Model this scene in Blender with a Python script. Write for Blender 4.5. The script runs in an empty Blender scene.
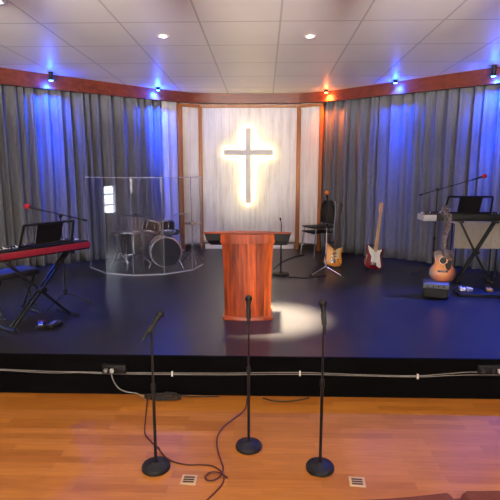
import bpy, bmesh, math, random
from mathutils import Vector, Matrix, Euler
random.seed(7)
PI = math.pi
scene = bpy.context.scene
COL = scene.collection
R = math.radians
S = 0.377            # stage height
CAM_H = 2.05

# ------------------------------------------------------------------ materials
MATS = {}
def mat(name, color, rough=0.5, metal=0.0, var=0.0, scale=8.0, stretch=(1, 1, 1), bump=0.0, emit=None, estr=0.0, coat=0.0, sheen=0.0, spec=0.5):
    if name in MATS: return MATS[name]
    m = bpy.data.materials.new(name); m.use_nodes = True
    nt = m.node_tree; b = nt.nodes['Principled BSDF']
    b.inputs['Base Color'].default_value = (*color, 1)
    b.inputs['Roughness'].default_value = rough
    b.inputs['Metallic'].default_value = metal
    b.inputs['Specular IOR Level'].default_value = spec
    if coat: b.inputs['Coat Weight'].default_value = coat; b.inputs['Coat Roughness'].default_value = 0.12
    if sheen: b.inputs['Sheen Weight'].default_value = sheen
    if emit:
        b.inputs['Emission Color'].default_value = (*emit, 1)
        b.inputs['Emission Strength'].default_value = estr
    if var or bump:
        tc = nt.nodes.new('ShaderNodeTexCoord'); mp = nt.nodes.new('ShaderNodeMapping')
        mp.inputs['Scale'].default_value = stretch
        nz = nt.nodes.new('ShaderNodeTexNoise'); nz.inputs['Scale'].default_value = scale; nz.inputs['Detail'].default_value = 4
        nt.links.new(tc.outputs['Object'], mp.inputs['Vector']); nt.links.new(mp.outputs['Vector'], nz.inputs['Vector'])
        if var:
            cr = nt.nodes.new('ShaderNodeValToRGB')
            lo = tuple(max(0, c*(1-var)) for c in color); hi = tuple(min(1, c*(1+var)) for c in color)
            cr.color_ramp.elements[0].position = .3; cr.color_ramp.elements[1].position = .7
            cr.color_ramp.elements[0].color = (*lo, 1); cr.color_ramp.elements[1].color = (*hi, 1)
            nt.links.new(nz.outputs['Fac'], cr.inputs['Fac']); nt.links.new(cr.outputs['Color'], b.inputs['Base Color'])
        if bump:
            bp = nt.nodes.new('ShaderNodeBump'); bp.inputs['Strength'].default_value = bump; bp.inputs['Distance'].default_value = .01
            nt.links.new(nz.outputs['Fac'], bp.inputs['Height']); nt.links.new(bp.outputs['Normal'], b.inputs['Normal'])
    MATS[name] = m
    return m

def math_node(nt, op, a, b=None, c=None):
    n = nt.nodes.new('ShaderNodeMath'); n.operation = op
    for i, v in enumerate((a, b, c)):
        if v is None: continue
        if isinstance(v, (int, float)): n.inputs[i].default_value = v
        else: nt.links.new(v, n.inputs[i])
    return n.outputs[0]

def ramp(nt, fac, stops):
    cr = nt.nodes.new('ShaderNodeValToRGB'); els = cr.color_ramp.elements
    while len(els) < len(stops): els.new(.5)
    for e, (p, c) in zip(els, stops): e.position = p; e.color = (*c, 1)
    nt.links.new(fac, cr.inputs['Fac']); return cr.outputs['Color']

def coords(nt, stretch=(1, 1, 1), loc=(0, 0, 0)):
    tc = nt.nodes.new('ShaderNodeTexCoord'); mp = nt.nodes.new('ShaderNodeMapping')
    mp.inputs['Scale'].default_value = stretch; mp.inputs['Location'].default_value = loc
    nt.links.new(tc.outputs['Object'], mp.inputs['Vector']); return mp.outputs['Vector']

def noise(nt, vec, scale, detail=4, rough=.5):
    n = nt.nodes.new('ShaderNodeTexNoise'); n.inputs['Scale'].default_value = scale
    n.inputs['Detail'].default_value = detail; n.inputs['Roughness'].default_value = rough
    nt.links.new(vec, n.inputs['Vector']); return n.outputs['Fac']

def new_mat(name, rough=.5):
    m = bpy.data.materials.new(name); m.use_nodes = True; MATS[name] = m
    b = m.node_tree.nodes['Principled BSDF']; b.inputs['Roughness'].default_value = rough
    return m, m.node_tree, b

def plank_mat():
    m, nt, b = new_mat('laminate_planks', .32)
    br = nt.nodes.new('ShaderNodeTexBrick'); v = coords(nt)
    nt.links.new(v, br.inputs['Vector'])
    br.inputs['Scale'].default_value = 1; br.inputs['Brick Width'].default_value = .62; br.inputs['Row Height'].default_value = .075
    br.inputs['Mortar Size'].default_value = .0008; br.inputs['Mortar Smooth'].default_value = .3; br.offset = .37
    br.inputs['Color1'].default_value = (.31, .108, .016, 1); br.inputs['Color2'].default_value = (.42, .165, .030, 1); br.inputs['Mortar'].default_value = (.26, .10, .026, 1)
    g = noise(nt, coords(nt, (1.2, 14, 1)), 3.2, 5, .6)
    gc = ramp(nt, g, [(.3, (.78, .72, .66)), (.7, (1.1, 1.08, 1.05))])
    mx = nt.nodes.new('ShaderNodeMixRGB'); mx.blend_type = 'MULTIPLY'; mx.inputs['Fac'].default_value = .8
    nt.links.new(br.outputs['Color'], mx.inputs['Color1']); nt.links.new(gc, mx.inputs['Color2'])
    nt.links.new(mx.outputs['Color'], b.inputs['Base Color'])
    b.inputs['Coat Weight'].default_value = .12; b.inputs['Coat Roughness'].default_value = .3; b.inputs['Specular IOR Level'].default_value = .35
    return m

def ceiling_mat():
    m, nt, b = new_mat('ceiling_tiles', .75)
    tc = nt.nodes.new('ShaderNodeTexCoord'); sp = nt.nodes.new('ShaderNodeSeparateXYZ')
    nt.links.new(tc.outputs['Object'], sp.inputs[0])
    def line(out, pitch, off, w):
        f = math_node(nt, 'PINGPONG', math_node(nt, 'SUBTRACT', out, off), pitch/2)
        return math_node(nt, 'LESS_THAN', f, w)
    lx = line(sp.outputs[0], .902, .174, .011); ly = line(sp.outputs[1], .92, 5.68, .012)
    ln = math_node(nt, 'MAXIMUM', lx, ly)
    n = noise(nt, coords(nt), 1.1, 3)
    base = ramp(nt, n, [(.3, (.68, .66, .645)), (.7, (.74, .72, .70))])
    mx = nt.nodes.new('ShaderNodeMixRGB'); nt.links.new(ln, mx.inputs['Fac'])
    nt.links.new(base, mx.inputs['Color1']); mx.inputs['Color2'].default_value = (.45, .43, .415, 1)
    nt.links.new(mx.outputs['Color'], b.inputs['Base Color'])
    b.inputs['Roughness'].default_value = .45
    return m

def wood_mat(name, dark, light, axis=2, scale=5, rough=.35, plank=0.0, coat=0.0):
    m, nt, b = new_mat(name, rough)
    st = [9, 9, 9]; st[axis] = .7
    v = coords(nt, tuple(st))
    if plank:
        sp = nt.nodes.new('ShaderNodeSeparateXYZ'); tc = nt.nodes.new('ShaderNodeTexCoord'); nt.links.new(tc.outputs['Object'], sp.inputs[0])
        k = math_node(nt, 'FLOOR', math_node(nt, 'DIVIDE', sp.outputs[0], plank))
        cb = nt.nodes.new('ShaderNodeCombineXYZ')
        nt.links.new(math_node(nt, 'MULTIPLY', k, 3.7), cb.inputs[0]); nt.links.new(math_node(nt, 'MULTIPLY', k, 1.9), cb.inputs[2])
        ad = nt.nodes.new('ShaderNodeVectorMath'); ad.operation = 'ADD'
        nt.links.new(v, ad.inputs[0]); nt.links.new(cb.outputs[0], ad.inputs[1]); v = ad.outputs[0]
    f = noise(nt, v, scale*.35, 6, .6)
    mid = tuple((a+c)/2 for a, c in zip(dark, light))
    col = ramp(nt, f, [(.28, dark), (.5, mid), (.72, light)])
    if plank:
        wn = nt.nodes.new('ShaderNodeTexWhiteNoise'); wn.noise_dimensions = '1D'
        nt.links.new(k, wn.inputs['W'])
        tint = ramp(nt, wn.outputs['Value'], [(0, (.45, .34, .3)), (.5, (.95, .9, .9)), (1, (1.3, 1.5, 1.4))])
        mx = nt.nodes.new('ShaderNodeMixRGB'); mx.blend_type = 'MULTIPLY'; mx.inputs['Fac'].default_value = .8
        nt.links.new(col, mx.inputs['Color1']); nt.links.new(tint, mx.inputs['Color2']); col = mx.outputs['Color']
    nt.links.new(col, b.inputs['Base Color'])
    if coat: b.inputs['Coat Weight'].default_value = coat; b.inputs['Coat Roughness'].default_value = .15
    return m

def whitewash_mat():
    m, nt, b = new_mat('whitewashed_boards', .7)
    f = noise(nt, coords(nt, (6, 6, .55)), 1.9, 6, .7)
    g = noise(nt, coords(nt, (1.6, 1.6, .8)), 1.4, 4, .6)
    col = ramp(nt, math_node(nt, 'ADD', math_node(nt, 'MULTIPLY', f, .65), math_node(nt, 'MULTIPLY', g, .35)), [(.32, (.44, .41, .36)), (.43, (.62, .60, .56)), (.55, (.74, .725, .69))])
    sp = nt.nodes.new('ShaderNodeSeparateXYZ'); tc = nt.nodes.new('ShaderNodeTexCoord'); nt.links.new(tc.outputs['Object'], sp.inputs[0])
    seam = math_node(nt, 'MULTIPLY', math_node(nt, 'LESS_THAN', math_node(nt, 'PINGPONG', sp.outputs[0], .105), .003), .5)
    mx = nt.nodes.new('ShaderNodeMixRGB'); nt.links.new(seam, mx.inputs['Fac'])
    nt.links.new(col, mx.inputs['Color1']); mx.inputs['Color2'].default_value = (.38, .35, .31, 1)
    nt.links.new(mx.outputs['Color'], b.inputs['Base Color'])
    return m

def burst_mat(name, center, mid, edge, c=(0, 0, .2), s=(5, 1, 4.4)):
    m, nt, b = new_mat(name, .32)
    tc = nt.nodes.new('ShaderNodeTexCoord'); mp = nt.nodes.new('ShaderNodeMapping')
    mp.inputs['Location'].default_value = tuple(-a*k for a, k in zip(c, s)); mp.inputs['Scale'].default_value = s
    nt.links.new(tc.outputs['Object'], mp.inputs['Vector'])
    ln = nt.nodes.new('ShaderNodeVectorMath'); ln.operation = 'LENGTH'; nt.links.new(mp.outputs['Vector'], ln.inputs[0])
    nt.links.new(ramp(nt, ln.outputs['Value'], [(.40, center), (.66, mid), (.90, edge)]), b.inputs['Base Color'])
    b.inputs['Coat Weight'].default_value = .15; b.inputs['Coat Roughness'].default_value = .2
    return m

def acrylic_mat():
    m = bpy.data.materials.new('clear_acrylic'); m.use_nodes = True; MATS['clear_acrylic'] = m
    nt = m.node_tree; nt.nodes.clear()
    out = nt.nodes.new('ShaderNodeOutputMaterial'); tr = nt.nodes.new('ShaderNodeBsdfTransparent'); gl = nt.nodes.new('ShaderNodeBsdfGlossy')
    df = nt.nodes.new('ShaderNodeBsdfDiffuse'); lw = nt.nodes.new('ShaderNodeLayerWeight'); lw.inputs['Blend'].default_value = .5
    fr = math_node(nt, 'MULTIPLY_ADD', math_node(nt, 'POWER', lw.outputs['Facing'], 5.0), .9, .034)
    tr.inputs['Color'].default_value = (.88, .90, .95, 1); gl.inputs['Roughness'].default_value = .02; df.inputs['Color'].default_value = (.55, .58, .9, 1)
    m1 = nt.nodes.new('ShaderNodeMixShader'); m2 = nt.nodes.new('ShaderNodeMixShader')
    sm = noise(nt, coords(nt, (1, 1, .4)), 2.2, 3)
    f = math_node(nt, 'MULTIPLY', sm, .035)
    nt.links.new(f, m1.inputs[0]); nt.links.new(tr.outputs[0], m1.inputs[1]); nt.links.new(df.outputs[0], m1.inputs[2])
    nt.links.new(fr, m2.inputs[0]); nt.links.new(m1.outputs[0], m2.inputs[1]); nt.links.new(gl.outputs[0], m2.inputs[2])
    nt.links.new(m2.outputs[0], out.inputs[0])
    return m

def leopard_mat():
    m, nt, b = new_mat('patterned_strap', .8)
    vo = nt.nodes.new('ShaderNodeTexVoronoi'); vo.inputs['Scale'].default_value = 42; vo.feature = 'DISTANCE_TO_EDGE'
    nt.links.new(coords(nt), vo.inputs['Vector'])
    nt.links.new(ramp(nt, vo.outputs['Distance'], [(.05, (.03, .025, .025)), (.22, (.22, .17, .165))]), b.inputs['Base Color'])
    return m

M_FLOOR = plank_mat(); M_CEIL = ceiling_mat(); M_WHITE = whitewash_mat(); M_ACR = acrylic_mat(); M_STRAP = leopard_mat()
M_STAGE = mat('dark_stage_laminate', (.016, .0148, .0145), .30, var=.12, scale=3, spec=.36)
M_FRONT = mat('black_stage_face', (.0025, .0025, .003), .9, var=.1, scale=4, spec=.05)
M_WALL = mat('cream_paint', (.62, .56, .47), .8, var=.04, scale=2)
M_CURT = mat('grey_curtain_cloth', (.150, .153, .162), .9, var=.08, scale=60, stretch=(1, 1, .2), spec=.2)
M_CURTW = mat('white_sheer_cloth', (.52, .50, .52), .85, var=.05, scale=30)
M_BEAM = wood_mat('redwood_beam', (.085, .013, .003), (.20, .036, .008), axis=0, rough=.4)
M_POST = wood_mat('orange_pine', (.27, .085, .018), (.44, .16, .036), axis=2, rough=.45)
M_LECT = wood_mat('red_plank_wood', (.11, .009, .002), (.80, .135, .014), axis=2, scale=7.5, rough=.35, plank=.093, coat=.12)
M_LTRIM = wood_mat('red_trim_wood', (.22, .03, .008), (.38, .07, .014), axis=0, rough=.3)
M_BLACK = mat('black_plastic', (.006, .006, .0065), .5, var=.1, scale=20, spec=.25)
M_BMETAL = mat('black_metal', (.007, .007, .0075), .45, var=.1, scale=30, spec=.3)
M_IRON = mat('cast_iron_black', (.010, .010, .0105), .55, bump=.1, scale=80, spec=.3)
M_CHROME = mat('chrome', (.50, .50, .52), .25, 1.0, var=.03, scale=10)
M_GREYM = mat('grey_metal', (.22, .22, .23), .4, .7, var=.05, scale=10)
M_RUB = mat('rubber', (.008, .008, .008), .8, bump=.05, scale=60)
M_REDF = mat('red_foam', (.42, .008, .018), .95, bump=.5, scale=160, var=.15)
M_ORF = mat('orange_foam', (.62, .18, .03), .95, bump=.5, scale=160, var=.15)
M_REDP = mat('red_lacquer', (.23, .008, .024), .35, var=.06, scale=10, coat=.3)
M_KEYW = mat('ivory_keys', (.75, .73, .70), .3, var=.03, scale=12)
M_SILVER = mat('pale_grey_plastic', (.42, .42, .43), .4, var=.04, scale=12)
M_SKIN = mat('drum_wrap', (.003, .003, .005), .35, var=.2, scale=30, spec=.12)
M_HEAD = mat('drumhead_film', (.30, .30, .32), .5, var=.05, scale=6)
M_HEADB = mat('black_drumhead', (.004, .004, .005), .5, var=.1, scale=6, spec=.15)
M_BRASS = mat('cymbal_bronze', (.42, .33, .18), .28, 1.0, var=.15, scale=40)
M_GRILLE = mat('dark_wire_grille', (.012, .012, .013), .45, .5, bump=.4, scale=220)
M_STRING = mat('string_wire', (.12, .11, .10), .4, .6, var=.05, scale=9)
M_MAPLE = mat('maple', (.62, .36, .13), .3, var=.12, scale=6, stretch=(4, 4, .6), coat=.4)
M_ROSE = mat('rosewood', (.035, .018, .012), .5, var=.25, scale=8, stretch=(6, 6, .6))
M_OGTR = burst_mat('amber_top', (.72, .30, .035), (.66, .24, .025), (.40, .10, .012), c=(0, 0, .19), s=(4.4, 1, 3.6))
M_RGTR = mat('red_guitar_lacquer', (.15, .004, .007), .15, var=.1, scale=5, coat=.7)
M_AGTR = burst_mat('sunburst_top', (.62, .19, .018), (.36, .075, .010), (.03, .008, .004), c=(0, 0, .19), s=(5.1, 1, 3.9))
M_ASIDE = mat('mahogany_side', (.09, .03, .014), .3, var=.2, scale=8, coat=.4)
M_PG = mat('white_pickguard', (.74, .72, .66), .3, var=.03, scale=10)
M_PGC = mat('cream_pickguard', (.66, .52, .28), .3, var=.04, scale=10)
M_CREAMC = mat('beige_cloth', (.36, .315, .265), .9, var=.08, scale=40, sheen=.3)
M_MAROON = mat('maroon_upholstery', (.085, .015, .014), .9, var=.2, scale=70, bump=.15)
M_CROSS = mat('grey_beige_paint', (.66, .63, .54), .6, var=.03, scale=5)
M_LED = mat('warm_led', (1, .9, .6), .5, emit=(1, .78, .34), estr=25)
M_BLUEL = mat('blue_lens', (.1, .3, 1), .3, emit=(.03, .16, 1), estr=60)
M_ORL = mat('amber_lens', (1, .5, .2), .3, emit=(1, .30, .06), estr=30)
M_DOWN = mat('downlight_lens', (1, .95, .9), .3, emit=(1, .86, .70), estr=30)
M_TROF = mat('troffer_diffuser', (.9, .9, .9), .5, emit=(1, .90, .78), estr=5)
M_WHP = mat('white_enamel', (.78, .77, .75), .4, var=.02, scale=8)
M_WCAB = mat('white_cable_jacket', (.22, .215, .21), .5, var=.05, scale=20)
M_RCAB = mat('dark_red_cable_jacket', (.055, .006, .005), .6, var=.15, scale=20)
M_BCAB = mat('black_cable_jacket', (.008, .008, .008), .5, var=.15, scale=20)
M_BEIGE = mat('beige_plate', (.46, .31, .16), .5, var=.05, scale=15)
M_SLOT = mat('dark_slot', (.02, .014, .01), .7, var=.1, scale=30)
M_REDPL = mat('red_plug', (.55, .01, .02), .4, var=.05, scale=20)
M_FILL_PANE = mat('bright_rear_pane', (.9, .95, 1), .3, emit=(1, .95, .88), estr=2)  # glow of the added rear windows
M_PANE = mat('daylit_pane', (.9, .95, 1), .3, emit=(.86, .93, 1), estr=24)

# ------------------------------------------------------------------ mesh helpers
def basis(d):
    d = Vector(d).normalized(); a = Vector((0, 0, 1)) if abs(d.z) < .95 else Vector((1, 0, 0))
    x = a.cross(d).normalized(); y = d.cross(x); return x, y, d

class MB:
    """collects shapes; build() links them as one mesh object"""
    def __init__(s): s.bm = bmesh.new()
    def box(s, c, size, rot=None, bev=0.0):
        t = bmesh.new(); bmesh.ops.create_cube(t, size=1)
        bmesh.ops.scale(t, vec=size, verts=t.verts)
        if bev: bmesh.ops.bevel(t, geom=t.edges[:], offset=min(bev, min(size)*.45), segments=2, affect='EDGES', profile=.5)
        if rot is not None: bmesh.ops.transform(t, matrix=Euler(rot).to_matrix().to_4x4(), verts=t.verts)
        bmesh.ops.translate(t, vec=c, verts=t.verts); s.merge(t); return s
    def merge(s, t):
        me = bpy.data.meshes.new('tmp'); t.to_mesh(me); t.free(); s.bm.from_mesh(me); bpy.data.meshes.remove(me)
    def rings(s, rings, cap0=True, cap1=True, close=True):
        vs = [[s.bm.verts.new(p) for p in r] for r in rings]; n = len(vs[0])
        for a, b in zip(vs, vs[1:]):
            for i in range(n if close else n-1):
                j = (i+1) % n; s.bm.faces.new((a[i], a[j], b[j], b[i]))
        if cap0: s.bm.faces.new(vs[0][::-1])
        if cap1: s.bm.faces.new(vs[-1])
        return s
    def cyl(s, p0, p1, r0, r1=None, n=16):
        r1 = r0 if r1 is None else r1; p0, p1 = Vector(p0), Vector(p1); x, y, d = basis(p1-p0)
        return s.rings([[p+(x*math.cos(2*PI*i/n)+y*math.sin(2*PI*i/n))*r for i in range(n)] for p, r in ((p0, r0), (p1, r1))])
    def tube(s, pts, r, n=8):
        pts = [Vector(p) for p in pts]; rr = []; px = None
        for i, p in enumerate(pts):
            d = (pts[min(i+1, len(pts)-1)]-pts[max(i-1, 0)]).normalized()
            if px is None: x, y, _ = basis(d)
            else:
                x = (px-d*px.dot(d)).normalized(); y = d.cross(x)
            px = x; rad = r[i] if isinstance(r, (list, tuple)) else r
            rr.append([p+(x*math.cos(2*PI*k/n)+y*math.sin(2*PI*k/n))*rad for k in range(n)])
        return s.rings(rr)
    def lathe(s, prof, base=(0, 0, 0), axis=(0, 0, 1), n=28, cap0=True, cap1=True):
        x, y, d = basis(axis); b = Vector(base)
        return s.rings([[b+d*z+(x*math.cos(2*PI*i/n)+y*math.sin(2*PI*i/n))*max(r, 1e-4) for i in range(n)] for r, z in prof], cap0, cap1)
    def prism(s, outline, y0, y1, bev=0.0):
        """outline in x,z; extruded along y, edges rounded"""
        t = bmesh.new(); n = len(outline)
        a = [t.verts.new((x, y0, z)) for x, z in outline]; b = [t.verts.new((x, y1, z)) for x, z in outline]
        for i in range(n):
            j = (i+1) % n; t.faces.new((a[i], a[j], b[j], b[i]))
        t.faces.new(a[::-1]); t.faces.new(b)
        bmesh.ops.recalc_face_normals(t, faces=t.faces)
        if bev:
            rim = [e for e in t.edges if abs(e.verts[0].co.y-e.verts[1].co.y) < 1e-6]
            bmesh.ops.bevel(t, geom=rim, offset=bev, segments=2, affect='EDGES', profile=.5)
        s.merge(t); return s
    def ball(s, c, r, n=18, squash=(1, 1, 1)):
        t = bmesh.new(); bmesh.ops.create_uvsphere(t, u_segments=n, v_segments=max(8, n//2+2), radius=r)
        bmesh.ops.scale(t, vec=squash, verts=t.verts); bmesh.ops.translate(t, vec=c, verts=t.verts); s.merge(t); return s
    def build(s, name, m, parent=None, smooth=35):
        bmesh.ops.recalc_face_normals(s.bm, faces=s.bm.faces)
        me = bpy.data.meshes.new(name); s.bm.to_mesh(me); s.bm.free()
        for p in me.polygons: p.use_smooth = True
        me.set_sharp_from_angle(angle=R(smooth))
        me.materials.append(m); o = bpy.data.objects.new(name, me); COL.objects.link(o)
        if parent is not None: o.parent = parent
        return o

def smooth_path(pts, k=6):
    pts = [Vector(p) for p in pts]; out = []
    for i in range(len(pts)-1):
        p0, p1, p2, p3 = pts[max(i-1, 0)], pts[i], pts[i+1], pts[min(i+2, len(pts)-1)]
        for j in range(k):
            t = j/k
            out.append(.5*((2*p1)+(p2-p0)*t+(2*p0-5*p1+4*p2-p3)*t*t+(3*p1-p0-3*p2+p3)*t**3))
    out.append(pts[-1]); return out

def smooth_outline(pts, k=4):
    n = len(pts); out = []
    P = [Vector((a, b, 0)) for a, b in pts]
    for i in range(n):
        p0, p1, p2, p3 = P[(i-1) % n], P[i], P[(i+1) % n], P[(i+2) % n]
        for j in range(k):
            t = j/k; v = .5*((2*p1)+(p2-p0)*t+(2*p0-5*p1+4*p2-p3)*t*t+(3*p1-p0-3*p2+p3)*t**3)
            out.append((v.x, v.y))
    return out

def tag(o, label, cat, group=None, kind=None):
    o['label'] = label; o['category'] = cat
    if group: o['group'] = group
    if kind: o['kind'] = kind
    return o
def thing(name, label, cat, loc=(0, 0, 0), rot=(0, 0, 0), group=None):
    o = bpy.data.objects.new(name, None); COL.objects.link(o); o.location = loc; o.rotation_euler = rot; o.empty_display_size = .1
    return tag(o, label, cat, group)
def struct(name, mb, m, label=None):
    o = mb.build(name, m); o['kind'] = 'structure'
    if label: o['label'] = label
    return o
def copy_tree(o, parent=None):
    c = o.copy(); COL.objects.link(c)
    if parent is not None: c.parent = parent
    for ch in list(o.children): copy_tree(ch, c)
    return c
def place(o, loc, rot=(0, 0, 0), label=None, group=None):
    o.location = loc; o.rotation_euler = rot
    if label: o['label'] = label
    if group: o['group'] = group
    return o

# ------------------------------------------------------------------ the room
CZ = lambda y: 3.558-.0271*(y-10.164)      # ceiling falls gently towards the stage wall
XW, YR, YB = 6.0, -6.5, 10.75
struct('floor', MB().box((0, (YR+YB)/2, -.05), (2*XW+.4, YB-YR+.4, .1)), M_FLOOR, 'orange wood laminate floor')
c = MB(); c.rings([[(-XW-.2, YR-.2, CZ(YR-.2)), (XW+.2, YR-.2, CZ(YR-.2)), (XW+.2, YB+.2, CZ(YB+.2)), (-XW-.2, YB+.2, CZ(YB+.2))],
                   [(-XW-.2, YR-.2, CZ(YR-.2)+.1), (XW+.2, YR-.2, CZ(YR-.2)+.1), (XW+.2, YB+.2, CZ(YB+.2)+.1), (-XW-.2, YB+.2, CZ(YB+.2)+.1)]])
struct('ceiling', c, M_CEIL, 'pale grey ceiling of square tiles')
struct('wall_right', MB().box((XW+.1, (YR+YB)/2, 2), (.2, YB-YR+.4, 4.1)), M_WALL)
struct('wall_rear', MB().box((0, YR-.1, 2.05), (2*XW, .2, 4.2)), mat('grey_blue_paint', (.16, .17, .22), .8, var=.04, scale=2))
struct('wall_back', MB().box((0, YB+.1, 1.85), (2*XW, .2, 3.7)), M_WALL)
# left wall with a window opening
WY, WZ, WW, WH = 4.78, 1.32, .78, .78     # window in the side wall beside the stage steps
w = MB()
w.box((-XW-.1, (YR+WY-WW/2)/2, 2), (.2, WY-WW/2-YR, 4.1)); w.box((-XW-.1, (WY+WW/2+YB)/2, 2), (.2, YB-WY-WW/2, 4.1))
w.box((-XW-.1, WY, (WZ-WH/2)/2), (.2, WW, WZ-WH/2)); w.box((-XW-.1, WY, (WZ+WH/2+4.05)/2), (.2, WW, 4.05-WZ-WH/2))
struct('wall_left', w, M_WALL)
wf = MB()
for dy in (-WW/2+.03, WW/2-.03): wf.box((-XW-.04, WY+dy, WZ), (.08, .06, WH))
for dz in (-WH/2+.03, WH/2-.03): wf.box((-XW-.04, WY, WZ+dz), (.078, WW, .06))
wf.box((-XW-.05, WY, WZ), (.035, .028, WH))
for k in (-.17, .17): wf.box((-XW-.05, WY, WZ+k*WH), (.03, WW, .028))
win = struct('window_1', wf, M_WHP)
pn = MB().box((-XW-.14, WY, WZ), (.01, WW, WH)).build('pane', M_PANE, win)
# rear windows out of view, added to brighten ceiling, panels and curtains
for i, x in enumerate((-4.2, -1.5, 1.5, 4.2)):
    f = MB()
    for dx in (-.9, 0, .9): f.box((x+dx, YR+.03, 1.9), (.06, .06, 1.7))
    for dz in (-.85, .2, .85): f.box((x, YR+.03, 1.9+dz), (1.86, .058, .06))
    o = struct('window_%d' % (i+2), f, M_WHP)
    MB().box((x, YR+.012, 1.9), (1.8, .01, 1.7)).build('pane', M_FILL_PANE, o)
# stage
struct('stage_floor', MB().box((0, (4.16+YB)/2, S-.02), (2*XW, YB-4.16, .04)), M_STAGE, 'dark glossy stage floor')
struct('stage_front', MB().box((0, 4.1475, S/2), (2*XW, .025, S)), M_FRONT, 'black face of the stage')

# back panels, posts, beams
CP = [(-1.708, 9.90), (-1.323, 10.16), (.716, 10.21), (1.159, 9.97)]
def wall_strip(a, b, y_off, z0, z1, th=.03, inset=.03):
    a, b = Vector((*a, 0)), Vector((*b, 0)); d = (b-a); L = d.length; ang = math.atan2(d.y, d.x)
    mid = (a+b)/2+Vector((-math.sin(ang), math.cos(ang), 0))*y_off
    return mid, ang, L-inset
for i, nm in enumerate(('wall_panel_left', 'wall_panel_center', 'wall_panel_right')):
    mid, ang, L = wall_strip(CP[i], CP[i+1], .02, .45, 3.36)
    o = struct(nm, MB().box((0, 0, 0), (L, .03, 2.86)), M_WHITE, ('narrow whitewashed board panel left of the cross', 'wide whitewashed board panel behind the cross', 'narrow whitewashed board panel right of the cross')[i])
    o.location = (mid.x, mid.y, 1.95); o.rotation_euler = (0, 0, ang)
    if i == 1:
        b_ = MB().box((mid.x, mid.y, .43), (L-.1, .03, .10), rot=(0, 0, ang)); struct('baseboard_center', b_, M_WHP)
for i, (p, wdt, dpt) in enumerate(zip(CP, (.10, .075, .085, .075), (.10, .09, .09, .10))):
    struct('trim_%d' % (i+1), MB().box((p[0], p[1], (S+3.36)/2), (wdt, dpt, 3.36-S), rot=(0, 0, (.5, .12, -.12, -.5)[i]), bev=.006), M_POST, 'orange timber post')
hr = MB()
for a, b in zip(CP, CP[1:]):
    mid, ang, L = wall_strip(a, b, -.03, 0, 0); hr.box((mid.x, mid.y, 3.335), (L+.06, .06, .055), rot=(0, 0, ang))
struct('trim_5', hr, M_POST, 'orange timber head rail over the panels')
# curved valance beam
VP = smooth_path([(-5.95, 6.22, 0), (-4.9, 7.08, 0), (-3.57, 8.2, 0), (-2.5, 9.12, 0), (-1.75, 9.70, 0), (-1.2, 9.97, 0), (-.3, 10.05, 0), (.6, 10.01, 0), (1.2, 9.80, 0), (1.6, 9.52, 0), (2.78, 8.57, 0), (4.3, 7.3, 0), (5.95, 5.95, 0)], 5)
rg = []
for i, p in enumerate(VP):
    d = (VP[min(i+1, len(VP)-1)]-VP[max(i-1, 0)]).normalized(); n = Vector((-d.y, d.x, 0))
    zt = CZ(p.y)-.001; zb = 3.375
    rg.append([p-n*.02+Vector((0, 0, zb)), p+n*.02+Vector((0, 0, zb)), p+n*.02+Vector((0, 0, zt)), p-n*.02+Vector((0, 0, zt))])
struct('trim_6', MB().rings(rg), M_BEAM, 'reddish timber valance beam over the curtains')

# ------------------------------------------------------------------ curtains
def curtain(name, pts, seed, m, label, amp=.078, wl=.18, group='grey pleated stage curtains', z1=3.46, gather=None):
    rnd = random.Random(seed)
    P = [Vector((x, y, 0)) for x, y in pts]; L = sum((b-a).length for a, b in zip(P, P[1:]))
    def at(s):
        for a, b in zip(P, P[1:]):
            l = (b-a).length
            if s <= l or b is P[-1]:
                d = (b-a).normalized(); return a+d*s, d
            s -= l
    N = int(L/.011); ph = []; acc = 0; f = 1.0; A = 1.0; amps = []
    cur_wl = wl
    for i in range(N+1):
        ph.append(acc); amps.append(A)
        if i % 9 == 0:
            cur_wl = wl*rnd.uniform(.55, 1.9); A = A*.5+.5*rnd.uniform(.55, 1.35)
        acc += 2*PI*(L/N)/cur_wl
    rows = 16; bm = bmesh.new(); grid = []
    k1, k2 = rnd.uniform(0, 6), rnd.uniform(0, 6)
    for r in range(rows+1):
        t = r/rows; z = z1+(S+.012-z1)*t; row = []
        a_t = amp*(.55+.6*min(1, t*1.6))
        for i in range(N+1):
            s = L*i/N; p, d = at(s); n = Vector((d.y, -d.x, 0))
            if n.y > 0: n = -n
            q = ph[i]+.35*math.sin(2.2*t+k1+s*2)+.25*t*math.sin(5*t+k2)
            w_ = math.sin(q); w_ = w_*.8+.28*math.sin(2*q+.9)-.10*math.cos(3*q)
            off = n*(a_t*amps[i]*w_)+d*(.018*math.cos(q)*amps[i]+.02*math.sin(3*t+k1+s*3)*t)
            row.append(bm.verts.new(p+off+Vector((0, 0, z))))
        grid.append(row)
    for a, b in zip(grid, grid[1:]):
        for i in range(N): bm.faces.new((a[i], a[i+1], b[i+1], b[i]))
    me = bpy.data.meshes.new(name); bm.to_mesh(me); bm.free()
    for p in me.polygons: p.use_smooth = True
    me.materials.append(m); o = bpy.data.objects.new(name, me); COL.objects.link(o)
    sm = o.modifiers.new('thick', 'SOLIDIFY'); sm.thickness = .003
    return tag(o, label, 'curtain', group)
LL = [(-2.02, 9.68), (-3.63, 8.36), (-5.92, 6.47)]
def cut(pts, s0, s1):
    P = [Vector(p) for p in pts]; out = []; s = 0
    for a, b in zip(P, P[1:]):
        l = (b-a).length
        for q in (s0, s1):
            if s <= q <= s+l: out.append((q, a+(b-a)*((q-s)/l)))
        if s0 < s+l < s1: out.append((s+l, b))
        s += l
    out.sort(key=lambda t: t[0]); return [tuple(v) for _, v in out]
curtain('curtain', cut(LL, .0, 1.25), 3, M_CURT, 'grey pleated curtain behind the drum shield, next to the white curtain')
curtain('curtain', cut(LL, 1.24, 2.63), 9, M_CURT, 'grey pleated curtain between the red keyboard and the drum shield')
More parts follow.
